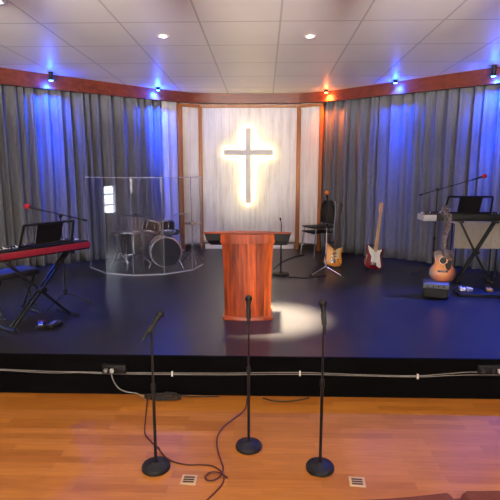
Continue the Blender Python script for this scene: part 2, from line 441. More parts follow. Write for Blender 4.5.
curtain('curtain', cut(LL, 2.60, 5.04), 12, M_CURT, 'grey pleated curtain behind the red keyboard at the left edge')
curtain('curtain', [(-1.74, 9.90), (-2.03, 9.70)], 5, M_CURTW, 'narrow white curtain beside the left timber post', amp=.02, wl=.12, group='white curtains')
RR = [(1.22, 9.97), (1.68, 9.67), (2.86, 8.72), (5.92, 6.22)]
curtain('curtain', cut(RR, 0, 1.15), 21, M_CURT, 'grey pleated curtain behind the chairs and the amber guitar')
curtain('curtain', cut(RR, 1.13, 2.56), 33, M_CURT, 'grey pleated curtain behind the sunburst acoustic guitar', amp=.05, wl=.15)
curtain('curtain', cut(RR, 2.54, 6.0), 44, M_CURT, 'grey pleated curtain behind the pale keyboard at the right edge', wl=.2)

# ------------------------------------------------------------------ cross
X0, X1, ZT, ZB = -.388, -.265, 2.903, 1.362
HX0, HX1, HZ0, HZ1 = -.833, .189, 2.347, 2.466
YC = 10.07
t = thing('wall_cross', 'large pale grey cross with glowing edges on the white board wall', 'cross', ((X0+X1)/2, YC+.07, ZB))
ox, oz = (X0+X1)/2, ZB
def cross_outline(g):
    return [(X0+g-ox, ZB+g-oz), (X1-g-ox, ZB+g-oz), (X1-g-ox, HZ0+g-oz), (HX1-g-ox, HZ0+g-oz), (HX1-g-ox, HZ1-g-oz), (X1-g-ox, HZ1-g-oz),
            (X1-g-ox, ZT-g-oz), (X0+g-ox, ZT-g-oz), (X0+g-ox, HZ1-g-oz), (HX0+g-ox, HZ1-g-oz), (HX0+g-ox, HZ0+g-oz), (X0+g-ox, HZ0+g-oz)]
MB().prism(cross_outline(0), -.07, -.035).build('cross_face', M_CROSS, t, smooth=10)
led = MB().prism(cross_outline(.018), -.034, .0).build('led_strip', M_LED, t); led['label'] = 'glowing warm light strip behind the cross'
for z in (.25, 1.3): MB().box((0, .025, z), (.04, .05, .04)).build('wall_bracket', M_GREYM, t)

# ------------------------------------------------------------------ lectern
t = thing('lectern', 'red plank wooden lectern with a wide black top, centre stage', 'lectern', (-.178, 5.45, S))
H_ = .88
rg = []
for z, hw, d in ((.035, .262, .19), (.25, .264, .192), (.5, .268, .195), (.75, .276, .20), (H_, .287, .208)):
    rg.append([(hw*(-1+2*i/14), -d-.05*(1-(2*i/14-1)**2), z) for i in range(15)]+[(hw, d, z), (-hw, d, z)])
MB().rings(rg).build('body', M_LECT, t, smooth=30)
rg = [[(hw*(-1+2*i/14), -d-.05*(1-(2*i/14-1)**2), z) for i in range(15)]+[(hw, d, z), (-hw, d, z)] for z, hw, d in ((0, .285, .215), (.03, .285, .215), (.038, .278, .21))]
MB().rings(rg).build('base_plinth', M_LTRIM, t)
# black desk top: wide tray sloping down towards the speaker, front edge slightly arched
N_ = 16
def edge(hw, y, z, arc, rise): return [(hw*(-1+2*k/N_), y-arc*(1-(2*k/N_-1)**2), z+rise*(1-(2*k/N_-1)**2)) for k in range(N_+1)]
def slab(hw, y0, y1, z0t, z0b, z1t, z1b, arc, rise, hwb=None):
    hwb = hwb or hw
    a, b, c_, d = edge(hw, y0, z0t, arc, rise), edge(hwb, y0, z0b, arc, rise*.3), edge(hwb, y1, z1b, 0, 0), edge(hw, y1, z1t, 0, 0)
    return [[a[k], b[k], c_[k], d[k]] for k in range(N_+1)]
MB().rings(slab(.478, -.215, .27, .988, .905, .82, .78, .02, .022, .455)).build('desk_top', M_BLACK, t)
MB().rings(slab(.482, -.222, -.19, .999, .985, .985, .972, .06, .022)).build('top_edge', M_LTRIM, t)
rg = [[(.300*(-1+2*i/14), -.225-.055*(1-(2*i/14-1)**2), z) for i in range(15)]+[(.300, -.19, z), (-.300, -.19, z)] for z in (.88, .982)]
MB().rings(rg).build('front_cap', M_LECT, t)
MB().box((0, .268, .815), (.90, .02, .05), rot=(R(-20), 0, 0), bev=.004).build('book_ledge', M_BLACK, t)

# ------------------------------------------------------------------ microphones and their stands
def make_mic(name, label, ball_m, grip_m=M_BMETAL, group=None, foam=False):
    """handheld microphone, head towards +Z, origin at the middle of the grip"""
    t = thing(name, label, 'microphone', group=group)
    MB().lathe([(.0095, -.105), (.0115, -.10), (.0125, -.06), (.0165, .045), (.019, .055), (.0195, .06)], n=20).build('grip', grip_m, t)
    hr_ = .035 if foam else .026
    b = MB().ball((0, 0, .06+hr_*.8), hr_, 20, (1, 1, 1.08)); b.build('windscreen' if foam else 'grille', ball_m, t)
    if not foam: MB().lathe([(.0262, .079), (.0275, .081), (.0275, .086), (.0262, .088)], n=20).build('grille_ring', M_BMETAL, t)
    MB().cyl((0, 0, -.105), (0, 0, -.125), .009, .008).build('cable_plug', M_BMETAL, t)
    return t
def make_round_stand(h, label):
    t = thing('microphone_stand', label, 'microphone stand', group='straight round-base microphone stands on the wooden floor')
    MB().lathe([(.094, 0), (.098, .004), (.098, .022), (.092, .032), (.04, .037), (.018, .05), (.016, .06)], n=40).build('round_base', M_IRON, t)
    MB().cyl((0, 0, .05), (0, 0, h*.6), .0105).build('lower_tube', M_BMETAL, t)
    MB().lathe([(.0105, 0), (.016, .004), (.016, .05), (.0105, .06)], (0, 0, h*.6-.03)).build('clutch', M_BLACK, t)
    MB().cyl((0, 0, h*.6), (0, 0, h), .0075).build('upper_tube', M_BMETAL, t)
    return t
def add_clip(t, z, tiltvec):
    d = Vector(tiltvec).normalized(); p = Vector((0, 0, z))
    MB().cyl(p, p+Vector((0, 0, .03)), .010).cyl(p+Vector((0, 0, .03))-d*.035, p+Vector((0, 0, .03))+d*.035, .017, .018).build('microphone_clip', M_RUB, t)
FR = [((-.742, 3.03), 1.00, (-.045+.115, .06, .10), 'leftmost', 'black microphone stand with its mic tilted sideways, left of three on wooden floor'),
      ((-.105, 3.30), 1.02, (-.002, .03, .14), 'mid', 'black microphone stand in front of the lectern, middle of three on wooden floor'),
      ((.399, 3.055), 1.06, (-.008, .05, .14), 'right', 'black microphone stand with upright mic, right of three on wooden floor')]
ML = ['black handheld microphone tilted sideways on the left floor stand', 'black handheld microphone on the middle floor stand before the lectern', 'black handheld microphone upright on the right floor stand']
for i, ((x, y), h, dv, _, lab) in enumerate(FR):
    st = make_round_stand(h, lab); st.location = (x, y, 0)
    add_clip(st, h-.01, dv)
    mc = make_mic('microphone', ML[i], M_GRILLE, group='black microphones on the floor stands')
    d = Vector(dv).normalized(); mc.rotation_euler = Vector((0, 0, 1)).rotation_difference(d).to_euler()
    mc.location = Vector((x, y, h+.025))+d*.02
# round-base stand behind the lectern
st = thing('microphone_stand', 'slim black stand with round base behind the lectern on stage', 'microphone stand', (.279, 7.6, S))
MB().lathe([(.13, 0), (.135, .004), (.135, .022), (.128, .032), (.04, .037), (.018, .05), (.016, .06)], n=40).build('round_base', M_IRON, st)
MB().cyl((0, 0, .05), (0, 0, .5), .0125).cyl((0, 0, .5), (0, 0, .83), .008).build('pole', M_BMETAL, st)
MB().lathe([(.0125, 0), (.018, .004), (.018, .05), (.0125, .06)], (0, 0, .48)).build('clutch', M_BLACK, st)
MB().tube(smooth_path([(0, 0, .82), (-.005, -.01, .86), (-.015, -.05, .90)], 5), .006).lathe([(.009, 0), (.012, .02), (.012, .05), (.006, .06)], (-.015, -.05, .89), (-.05, -.25, .3)).build('gooseneck', M_BLACK, st)

def boom_stand(label, base, clamp_h, b_tail, b_head, group, leg_m=M_BMETAL, rot=0.3, grip=None):
    """tripod stand; b_tail and b_head are boom ends relative to base"""
    t = thing('boom_microphone_stand', label, 'microphone stand', base, group=group)
    MB().cyl((0, 0, .12), (0, 0, .62), .0125).cyl((0, 0, .6), (0, 0, clamp_h), .009).build('pole', M_BMETAL, t)
    MB().lathe([(.0125, 0), (.018, .005), (.018, .05), (.0125, .06)], (0, 0, .58)).build('clutch', M_BLACK, t)
    MB().lathe([(.014, 0), (.026, .01), (.026, .06), (.014, .075)], (0, 0, .12)).build('leg_collar', M_BLACK, t)
    for k in range(3):
        a = rot+k*2*PI/3; lg = MB().tube([(.02*math.cos(a), .02*math.sin(a), .15), (.30*math.cos(a), .30*math.sin(a), .014)], .009).build('leg', leg_m, t)
        MB().cyl((.285*math.cos(a), .285*math.sin(a), .02), (.325*math.cos(a), .325*math.sin(a), .010), .011).build('rubber_foot', M_RUB, lg)
    MB().box((0, 0, clamp_h), (.035, .04, .05), bev=.008).cyl((0, .02, clamp_h), (0, .055, clamp_h), .014).build('boom_clamp', M_BLACK, t)
    MB().tube([b_tail, b_head], .007).build('boom_arm', M_BMETAL, t)
    d = (Vector(b_tail)-Vector(b_head)).normalized()
    MB().cyl(Vector(b_tail), Vector(b_tail)+d*.05, .013).build('counterweight', M_BLACK, t)
    return t
# left, beside the red keyboard
bs = boom_stand('black boom stand behind the red keyboard, arm reaching left', (-2.49, 5.80, S), 1.12, (.27, .02, 1.07), (-.26, -.02, 1.20), 'tripod boom microphone stands on the stage', rot=.15)
mc = make_mic('microphone', 'microphone with red foam windscreen reaching over the red keyboard', M_REDF, foam=True, group='red foam microphones on boom stands')
d = Vector((-.45, -.02, .12)).normalized(); mc.rotation_euler = Vector((0, 0, 1)).rotation_difference(d).to_euler()
mc.location = Vector((-2.49-.26, 5.78, S+1.20))+d*.05
bs = boom_stand('black boom stand behind the pale keyboard, arm rising right', (2.68, 7.55, S), 1.37, (-.22, .02, 1.30), (.50, -.02, 1.52), 'tripod boom microphone stands on the stage', rot=.5)
mc = make_mic('microphone', 'microphone with red foam windscreen above the pale keyboard', M_REDF, foam=True, group='red foam microphones on boom stands')
d = Vector((.72, -.02, .235)).normalized(); mc.rotation_euler = Vector((0, 0, 1)).rotation_difference(d).to_euler()
mc.location = Vector((2.68+.50, 7.53, S+1.52))+d*.11
# chrome tripod stand with orange foam microphone
t = thing('tripod_microphone_stand', 'straight stand with shiny chrome tripod legs in front of the amber guitar', 'microphone stand', (1.0, 7.61, S))
MB().cyl((0, 0, .10), (0, 0, .80), .011).build('lower_tube', M_CHROME, t)
MB().cyl((0, 0, .78), (0, 0, 1.14), .008).build('upper_tube', M_BMETAL, t)
MB().lathe([(.011, 0), (.018, .005), (.018, .05), (.011, .06)], (0, 0, .77)).build('clutch', M_BLACK, t)
MB().lathe([(.014, 0), (.024, .01), (.024, .05), (.014, .06)], (0, 0, .09)).build('leg_collar', M_CHROME, t)
for k, a in enumerate((R(-25), R(205), R(95))):
    lg = MB().tube([(.02*math.cos(a), .02*math.sin(a), .13), (.27*math.cos(a), .27*math.sin(a), .014)], .0095).build('leg', M_CHROME, t)
    MB().cyl((.255*math.cos(a), .255*math.sin(a), .02), (.295*math.cos(a), .295*math.sin(a), .010), .012).build('rubber_foot', M_RUB, lg)
mc = make_mic('microphone', 'microphone with orange foam windscreen atop the chrome tripod stand', M_ORF, foam=True)
mc.location = (1.0, 7.60, S+1.235); mc.rotation_euler = (R(6), R(-8), 0)

# ------------------------------------------------------------------ keyboards
def make_keyboard(label, L, D, body_m, top_m, back_m, loc, rz, rest=True, restx=0.0, rest_w=.52, rest_h=.24):
    """long side along X, back of the instrument (facing -Y) at y=0, keys towards +Y"""
    t = thing('keyboard', label, 'keyboard', loc, (0, 0, rz))
    MB().box((0, D/2, .045), (L, D, .09), bev=.008).build('case', body_m, t)
    MB().box((0, -.003, .052), (L-.004, .012, .066), bev=.003).build('back_panel', back_m, t)
    MB().box((0, D*.27, .096), (L-.05, D*.46, .012), bev=.003).build('control_panel', top_m, t)
    for k in range(8): MB().lathe([(.009, 0), (.0085, .012), (.006, .014)], (-L*.40+k*L*.11, D*.3, .102), n=12).build('knob', M_BLACK, t)
    n = 36; kw = (L-.08)/n; ky = MB()
    for k in range(n): ky.box((-L/2+.04+kw*(k+.5), D*.74, .095), (kw*.94, D*.44, .022), bev=.002)
    ky.build('white_keys', M_KEYW, t)
    bk = MB()
    for k in range(n-1):
        if k % 7 in (0, 1, 3, 4, 5): bk.box((-L/2+.04+kw*(k+1), D*.64, .112), (kw*.55, D*.26, .02), bev=.002)
    bk.build('black_keys', M_BLACK, t)
    if rest:
        # open frame rest leaning back towards the audience
        f = MB(); a = R(20); w = rest_w; h = rest_h
        def q(x, z): return (restx+x, .05-math.sin(a)*z, .105+math.cos(a)*z)
        sq = .014
        f.tube([q(-w/2, 0), q(-w/2+.02, h)], sq).tube([q(w/2, 0), q(w/2-.02, h)], sq).tube([q(-w/2+.02, h), q(w/2-.02, h)], sq).tube([q(-w/2, .015), q(w/2, .015)], sq)
        for u0, u1 in ((-.22, .26),):
            r0 = [q(u0*w, .01), q(u1*w, .01), q(u1*w, h-.01), q(u0*w, h-.01)]
            r1 = [Vector(p)+Vector((0, .012, .004)) for p in r0]; f.rings([r0, r1])
        mr = f.build('music_rest', M_BLACK, t)
    return t
def make_xstand(label, W, Hh, D, loc, rz):
    """crossing legs seen from the front; feet and arms run along Y"""
    t = thing('keyboard_stand', label, 'keyboard stand', loc, (0, 0, rz), group='black folding cross-leg keyboard stands')
    w = W/2
    for s, y in ((1, -.012), (-1, .022)):
        b = MB()
        for dy in (-.03, .03) if s == 1 else (0,):
            b.box((0, y+dy+D*.3, Hh/2), (.03, .022, math.hypot(W, Hh)-.02), rot=(0, s*math.atan2(W, Hh), 0), bev=.003)
        lg = b.build('leg', M_BMETAL, t)
        MB().box((-s*w, D/2, .022), (.035, D, .03), bev=.004).build('foot_bar', M_BMETAL, lg)
        MB().box((s*w, D/2, Hh-.015), (.035, D, .03), bev=.004).build('support_arm', M_BMETAL, lg)
        for yy in (.02, D-.02): MB().box((-s*w, yy, .01), (.045, .05, .02), bev=.005).build('rubber_foot', M_RUB, lg)
    MB().cyl((0, D*.3-.07, Hh/2), (0, D*.3+.06, Hh/2), .022).lathe([(.03, 0), (.035, .01), (.03, .03)], (0, D*.3-.10, Hh/2), (0, 1, 0)).build('pivot_knob', M_BLACK, t)
    return t
# left: red keyboard, long side from near-left to far-right
u = Vector((.555, .832, 0)); ang = math.atan2(u.y, u.x)
KL = 1.30; kb_end = Vector((-2.03, 5.50, 0)); kc = kb_end-u*KL/2
make_keyboard('red stage keyboard with black music rest at the left edge', KL, .30, M_BLACK, M_BLACK, M_REDP, (kc.x, kc.y, S+.765), ang, restx=.13, rest_w=.62, rest_h=.26)
xc = Vector((-2.36, 5.0, 0)); make_xstand('black cross-leg stand under the red keyboard', .74, .765, .40, (xc.x, xc.y, S), ang)
# right: pale keyboard
kr = make_keyboard('pale grey keyboard with black music rest at the right edge', 1.36, .34, M_SILVER, M_BLACK, M_SILVER, (3.02, 7.05, S+.935), R(-2), restx=-.05, rest_w=.66, rest_h=.27)
MB().box((.09, -.008, .05), (1.18, .012, .094), bev=.003).box((.09, .07, .100), (1.18, .165, .014), bev=.003).build('black_cover', M_BLACK, kr)
make_xstand('black cross-leg stand under the pale keyboard', .50, .935, .40, (3.16, 7.06, S), R(-2))
# keyboard bench
t = thing('keyboard_bench', 'black padded bench on crossed legs behind the red keyboard', 'bench', (-2.94, 5.38, S), (0, 0, ang))
MB().box((0, 0, .49), (.55, .32, .08), bev=.03).build('seat', mat('black_vinyl', (.006, .006, .006), .6, bump=.1, scale=50), t)
for sx in (-.2, .2):
    for s in (-1, 1): MB().tube([(sx, -s*.15, .02), (sx, s*.15, .45)], .013).build('leg', M_BMETAL, t)
    MB().tube([(sx, -.2, .013), (sx, .2, .013)], .013).build('foot_bar', M_BMETAL, t)
# pedals
def pedal(label, loc, rz, top_m, accent):
    t = thing('pedal', label, 'pedal', loc, (0, 0, rz))
    MB().box((0, 0, .018), (.10, .17, .036), bev=.006).build('housing', M_BLACK, t)
    MB().box((0, -.02, .048), (.05, .12, .012), rot=(R(8), 0, 0), bev=.003).build('treadle', top_m, t)
    for kx in (.03, -.03): MB().cyl((kx, .065, .036), (kx, .065, .05), .010).build('knob', accent, t)
    return t
pedal('small black foot pedal with a red knob under the red keyboard', (-2.405, 4.93, S), R(20), M_CHROME, M_REDPL)
pedal('black foot pedal with a shiny plate under the red keyboard', (-2.262, 4.92, S), R(-15), M_CHROME, M_CHROME)

# ------------------------------------------------------------------ drum shield and drums
SP = [(-3.00, 8.08), (-2.56, 7.60), (-2.08, 7.46), (-1.60, 7.55), (-1.20, 7.90), (-1.08, 8.40)]
SH = 1.56
t = thing('drum_shield', 'clear folding acrylic screen around the drum kit', 'drum shield', (-2.0, 7.46, S))
bx, by = -2.0, 7.46
for i, (a, b) in enumerate(zip(SP, SP[1:])):
    a, b = Vector((a[0]-bx, a[1]-by, 0)), Vector((b[0]-bx, b[1]-by, 0)); d = b-a; an = math.atan2(d.y, d.x); m_ = (a+b)/2
    p = MB().box((m_.x, m_.y, SH/2), (d.length-.012, .008, SH), rot=(0, 0, an)).build('panel', M_ACR, t)
    MB().box((m_.x, m_.y, SH-.004), (d.length-.012, .012, .014), rot=(0, 0, an)).box((m_.x, m_.y, .010), (d.length-.012, .014, .018), rot=(0, 0, an)).build('edge_channel', mat('frosted_edge', (.34, .36, .46), .3, var=.05, scale=8), p)
for p_ in SP[1:-1]:
    MB().cyl((p_[0]-bx, p_[1]-by, .02), (p_[0]-bx, p_[1]-by, SH-.01), .006).build('hinge_strip', mat('clear_hinge', (.17, .18, .23), .25, var=.05, scale=8), t)
for p_ in (SP[0], SP[-1]):
    MB().cyl((p_[0]-bx, p_[1]-by, .0), (p_[0]-bx, p_[1]-by, SH), .006).build('end_strip', MATS['clear_hinge'], t)

def drum(name, label, loc, r, dep, axis=(0, 0, 1), front_m=M_HEAD, lugs=6, legs=False, group=None, cat='drum'):
    """drum with shell from loc along axis"""
    t = thing(name, label, cat, loc, group=group); ax = Vector(axis).normalized()
    MB().lathe([(r, .01), (r, dep-.01)], axis=ax, n=36).build('shell', M_SKIN, t)
    for z in (0, dep): MB().lathe([(r-.004, z-.012), (r+.012, z-.012), (r+.014, z), (r+.012, z+.012), (r-.004, z+.012)], axis=ax, n=36, cap0=False, cap1=False).build('hoop', M_CHROME, t)
    MB().lathe([(r-.002, -.004), (r-.002, .004)], axis=ax, n=36).build('resonant_head', M_HEADB if front_m is M_HEADB else M_HEAD, t)
    MB().lathe([(r-.002, dep-.004), (r-.002, dep+.004)], axis=ax, n=36).build('batter_head', front_m, t)
    x, y, d = basis(ax); lg = MB()
    for k in range(lugs):
        a = 2*PI*(k+.5)/lugs; o = x*math.cos(a)+y*math.sin(a)
        lg.cyl(o*(r+.008)+d*.0, o*(r+.008)+d*dep, .004).cyl(o*(r+.01)+d*(dep*.3), o*(r+.01)+d*(dep*.7), .010)
    lg.build('lugs', M_CHROME, t)
    return t
kd = (.30, -1, 0)
k0 = Vector((-1.78, 8.42, S+.285)); kdv = Vector(kd).normalized()
t = drum('bass_drum', 'black bass drum with dark front head behind the clear screen', k0, .255, .40, kd, M_HEADB, 8)
for s in (-1, 1):
    MB().tube([Vector(kd).normalized()*.33+Vector((s*.22, 0, -.12)), Vector(kd).normalized()*.40+Vector((s*.30, -.02, -.28))], .009).build('spur', M_CHROME, t)
MB().box((.02, .06, -.268), (.10, .26, .03), bev=.005).tube([(0, .03, -.26), (0, .03, -.05), (0, .01, .0)], .008).build('kick_pedal', M_GREYM, t)
mt = MB(); pk = kdv*.2
mt.cyl(pk+Vector((0, 0, .25)), pk+Vector((0, 0, .50)), .012)
for s in (-1, 1): mt.tube([pk+Vector((0, 0, .46)), pk+Vector((s*.07-.05, .0, .47))], .009)
mt.build('tom_mount', M_CHROME, t)
for s, xx, lab in ((-1, -1.975, 'black rack tom on the left above the bass drum'), (1, -1.665, 'black rack tom on the right above the bass drum')):
    drum('tom_drum', lab, (xx, 8.22, S+.60), .128, .18, (.16*-s, .42, 1), M_HEAD, 6, group='rack toms over the bass drum')
t = drum('floor_tom', 'black floor tom at the left of the bass drum', (-2.27, 8.05, S+.27), .165, .36, (0, 0, 1), M_HEAD, 6)
for k in range(3):
    a = 2*PI*k/3+.4; MB().tube([(.192*math.cos(a), .192*math.sin(a), .18), (.195*math.cos(a), .195*math.sin(a), -.24), (.21*math.cos(a), .21*math.sin(a), -.265)], .007).build('leg', M_CHROME, t)
def drum_tripod(t, h, r=.24, rot=0.0):
    MB().cyl((0, 0, .10), (0, 0, h*.55), .012).cyl((0, 0, h*.5), (0, 0, h), .008).build('pole', M_CHROME, t)
    for k in range(3):
        a = rot+2*PI*k/3; lg = MB().tube([(.015*math.cos(a), .015*math.sin(a), .26), (r*math.cos(a), r*math.sin(a), .013)], .008).tube([(.015*math.cos(a), .015*math.sin(a), .10), (r*.62*math.cos(a), r*.62*math.sin(a), .10)], .005).build('leg', M_CHROME, t)
        MB().ball((r*math.cos(a), r*math.sin(a), .014), .013, 10).build('rubber_foot', M_RUB, lg)
def cymbal(name, label, loc, h, r, tilt, rot=0, two=False, cat='cymbal', dark=False):
    t = thing(name, label, cat, loc); drum_tripod(t, h, rot=rot)
    prof = [(.010, .030), (.022, .028), (.034, .018), (.042, .010), (r*.5, .005), (r, -.008), (r, -.010), (r*.5, .003), (.042, .008), (.010, .026)]
    c_ = MB().lathe(prof, n=40, cap0=False, cap1=False).build('cymbal_plate', M_BRASS if not dark else MATS['dark_cymbal'], t); c_.location = (0, 0, h-.04); c_.rotation_euler = tilt
    if two:
        c2 = MB().lathe([(a, -b) for a, b in prof], n=40, cap0=False, cap1=False).build('bottom_cymbal', M_BRASS, t); c2.location = (0, 0, h-.075); c2.rotation_euler = tilt
    MB().lathe([(.007, 0), (.014, .004), (.014, .014), (.007, .02)], (0, 0, h-.012)).build('wing_nut', M_CHROME, t)
    return t
mat('dark_cymbal', (.03, .027, .026), .4, .6, var=.15, scale=40)
cymbal('crash_cymbal', 'wide dark cymbal over the floor tom, left of the kit', (-2.24, 8.32, S), .93, .25, (R(-3), R(4), 0), .2, dark=True)
cymbal('ride_cymbal', 'bright cymbal on a chrome stand, right of the bass drum', (-1.52, 8.66, S), .925, .18, (R(-5), R(-7), 0), .5)
cymbal('hi_hat', 'pair of cymbals on a chrome pedal stand at right of kit', (-1.26, 8.42, S), .80, .15, (0, 0, 0), .9, two=True, cat='hi-hat')
cymbal('splash_cymbal', 'small low bronze cymbal at the far left of the kit', (-2.52, 8.12, S), .66, .11, (R(8), R(-10), 0), .1)
t = drum('snare_drum', 'shallow snare drum on a chrome stand behind the toms', (-1.88, 8.78, S+.46), .155, .13, (0, .1, 1), M_HEAD, 8)
MB().cyl((0, 0, -.36), (0, 0, -.03), .011).build('stand_pole', M_CHROME, t)
for k in range(3):
    a = 2*PI*k/3; MB().tube([(0, 0, -.25), (.2*math.cos(a), .2*math.sin(a), -.447)], .008).build('leg', M_CHROME, t)
    MB().tube([(0, 0, -.05), (.16*math.cos(a), .16*math.sin(a), -.02)], .007).build('basket_arm', M_CHROME, t)
t = thing('drum_throne', 'round black drum stool behind the kit', 'stool', (-1.80, 9.22, S))
MB().lathe([(.14, 0), (.16, .02), (.16, .06), (.14, .085), (.05, .09)], (0, 0, .44)).build('seat', M_RUB, t); drum_tripod(t, .45, .22)

# ------------------------------------------------------------------ guitars
def strat_outline(kind):
    if kind == 'double':
        pts = [(0, 0), (.075, .003), (.135, .028), (.163, .085), (.160, .14), (.140, .195), (.133, .24), (.140, .285), (.150, .325), (.147, .352), (.130, .358), (.095, .330), (.045, .312), (.03, .322),
               (-.03, .322), (-.05, .326), (-.095, .360), (-.128, .392), (-.150, .392), (-.158, .36), (-.147, .30), (-.135, .245), (-.140, .19), (-.158, .13), (-.163, .08), (-.135, .027), (-.075, .003)]
    elif kind == 'acoustic':
        pts = [(0, 0), (.09, .006), (.155, .04), (.187, .11), (.178, .18), (.142, .235), (.118, .285), (.122, .335), (.140, .385), (.130, .435), (.09, .468), (.03, .475),
               (-.03, .475), (-.09, .468), (-.130, .435), (-.140, .385), (-.122, .335), (-.118, .285), (-.142, .235), (-.178, .18), (-.187, .11), (-.155, .04), (-.09, .006)]
    return smooth_outline(pts, 4)
def make_guitar(label, kind, top_m, side_m, guard_m, neck_m, board_m, guard, sc=1.0, strap=False, head_flip=1):
    """standing on its tail, front facing -Y, neck up +Z"""
    t = thing('electric_guitar' if kind == 'double' else 'acoustic_guitar', label, 'guitar'); t.scale = (sc, sc, sc)
    o = strat_outline(kind); th = .045 if kind == 'double' else .10
    MB().prism(o, 0, th, bev=.009 if kind == 'double' else .004).build('body', side_m if kind != 'double' else top_m, t)
    if kind == 'acoustic':
        MB().prism([(x*.975, .006+z*.975) for x, z in o], -.003, .001, bev=.001).build('top', top_m, t)
        MB().lathe([(.047, 0), (.047, .004)], (0, -.002, .315), (0, -1, 0), n=32).build('sound_hole', M_SLOT, t)
        r = MB().lathe([(.048, 0), (.056, 0), (.056, .003), (.048, .003)], (0, -.002, .315), (0, -1, 0), n=32, cap0=False, cap1=False); r.build('rosette', M_PGC, t)
        MB().prism(smooth_outline([(.03, .27), (.06, .285), (.075, .33), (.115, .31), (.115, .22), (.08, .17), (.045, .20)], 3), -.0055, -.003).build('pickguard', M_BLACK, t)
        MB().box((0, -.009, .155), (.15, .012, .028), bev=.004).build('bridge', M_ROSE, t)
        MB().box((0, -.016, .16), (.075, .005, .004)).build('saddle', M_KEYW, t)
        nz, body_top = .39, .475
    else:
        MB().prism(smooth_outline(guard, 3), -.003, .001, bev=.0008).build('pickguard', guard_m, t)
        for z in (.125, .18, .235): MB().box((0, -.008, z), (.085, .012, .022), bev=.004).build('pickup', M_KEYW if guard_m is M_PG else M_CHROME, t)
        MB().box((0, -.007, .085), (.085, .012, .045), bev=.003).build('bridge', M_CHROME, t)
        for x, z in ((.085, .13), (.105, .09), (.12, .055)): MB().lathe([(.012, 0), (.011, .012), (.008, .014)], (x, -.003, z), (0, -1, 0), n=14).build('knob', M_KEYW if guard_m is M_PG else M_BLACK, t)
        nz, body_top = .29, .32
    nl = .95 if kind == 'double' else .96      # nut height
    y0 = -.004; n0, n1 = .028, .021
    rg = []
    for z, hw, dp in ((nz, n0, .024 if kind == 'double' else .012), (body_top+.06, n0-.001, .024), (nl, n1, .02)):
        rg.append([(hw*math.cos(PI*k/8), y0+dp*math.sin(PI*k/8), z) for k in range(9)])
    MB().rings(rg).build('neck', neck_m, t)
    fb = MB(); fb.rings([[(-n0, y0-.006, nz), (n0, y0-.006, nz), (n0, y0, nz), (-n0, y0, nz)], [(-n1, y0-.006, nl), (n1, y0-.006, nl), (n1, y0, nl), (-n1, y0, nl)]]); fbo = fb.build('fretboard', board_m, t)
    fr = MB(); sc_len = (nl-.10)
    for k in range(1, 20):
        z = nl-sc_len*(1-2**(-k/12))*1.0
        if z > nz+.01: fr.box((0, y0-.0065, z), (2*(n1+(n0-n1)*(nl-z)/(nl-nz)), .002, .0022))
    fr.build('frets', M_STRING, fbo)
    if kind == 'double':
        hs = smooth_outline([(-.021, 0), (-.03, .02), (-.035, .06), (-.038, .12), (-.032, .165), (-.008, .185), (.018, .18), (.03, .155), (.022, .12), (.03, .05), (.021, 0)], 2)
        hs = [(x*head_flip, z+nl) for x, z in hs]
        pegs = [(-.040*head_flip, nl+.035+.022*k) for k in range(6)]
    else:
        hs = [(x, z+nl) for x, z in smooth_outline([(-.021, 0), (-.036, .02), (-.038, .09), (-.034, .16), (-.012, .17), (0, .165), (.012, .17), (.034, .16), (.038, .09), (.036, .02), (.021, 0)], 2)]
        pegs = [(s*.044, nl+.04+.042*k) for s in (-1, 1) for k in range(3)]
    ho = MB().prism(hs, -.003, .013, bev=.002).build('headstock', neck_m if kind == 'double' else M_ROSE, t)
    for x, z in pegs:
        s = 1 if x > 0 else -1
        MB().cyl((x-s*.012, .006, z), (x+s*.012, .006, z), .003).ball((x+s*.014, .006, z), .008, 10, (1, .6, 1)).cyl((x-s*.018, -.003, z), (x-s*.018, -.014, z), .0035).build('tuning_peg', M_CHROME, ho)
    st_ = MB(); zb = .085 if kind == 'double' else .16
    for k in range(6):
        f = (k-2.5)/2.5; st_.tube([(f*.026, -.016, zb), (f*.016, -.013, nl), (f*.018, -.010, nl+.05)], .0005, 5)
    st_.build('strings', M_STRING, t)
    if strap:
        pts = [(.00, -.03, 1.02), (.05, -.035, .97), (.055, -.035, .86), (.03, -.04, .75), (-.01, -.05, .62), (.0, -.05, .50), (.03, -.045, .42), (.045, -.03, .34)]
        rg = []
        for p in smooth_path(pts, 6):
            w = .032+.006*math.sin(p.z*20); rg.append([(p.x-w, p.y, p.z), (p.x-w*.3, p.y-.008*math.sin(p.z*31), p.z), (p.x+w*.3, p.y+.008*math.sin(p.z*27), p.z), (p.x+w, p.y, p.z), (p.x+w, p.y+.004, p.z), (p.x-w, p.y+.004, p.z)])
        MB().rings(rg).build('strap', M_STRAP, t)['label'] = 'patterned cloth strap hung over the neck'
    return t
G1 = [(-.02, .315), (-.10, .355), (-.135, .38), (-.128, .33), (-.10, .26), (-.06, .20), (-.05, .11), (.0, .10), (.06, .06), (.115, .03), (.135, .06), (.12, .13), (.10, .20), (.09, .25), (.10, .30), (.115, .345), (.06, .325)]
G2 = [(.02, .30), (.05, .315), (.10, .34), (.105, .29), (.09, .25), (.10, .19), (.11, .15), (.05, .13), (.03, .16), (.035, .25)]
g = make_guitar('amber orange electric guitar with cream pickguard leaning near the chairs', 'double', M_OGTR, M_OGTR, M_PGC, M_ROSE, M_ROSE, G2, sc=.98)
g.location = (1.195, 8.22, S+.025); g.rotation_euler = (R(-11), R(10), R(8))
g2 = make_guitar('dark red electric guitar with white pickguard and pale maple neck', 'double', M_RGTR, M_RGTR, M_PG, M_MAPLE, M_MAPLE, G1, sc=1.0)
g2.location = (1.83, 7.93, S+.04); g2.rotation_euler = (R(-11), R(11), R(12))
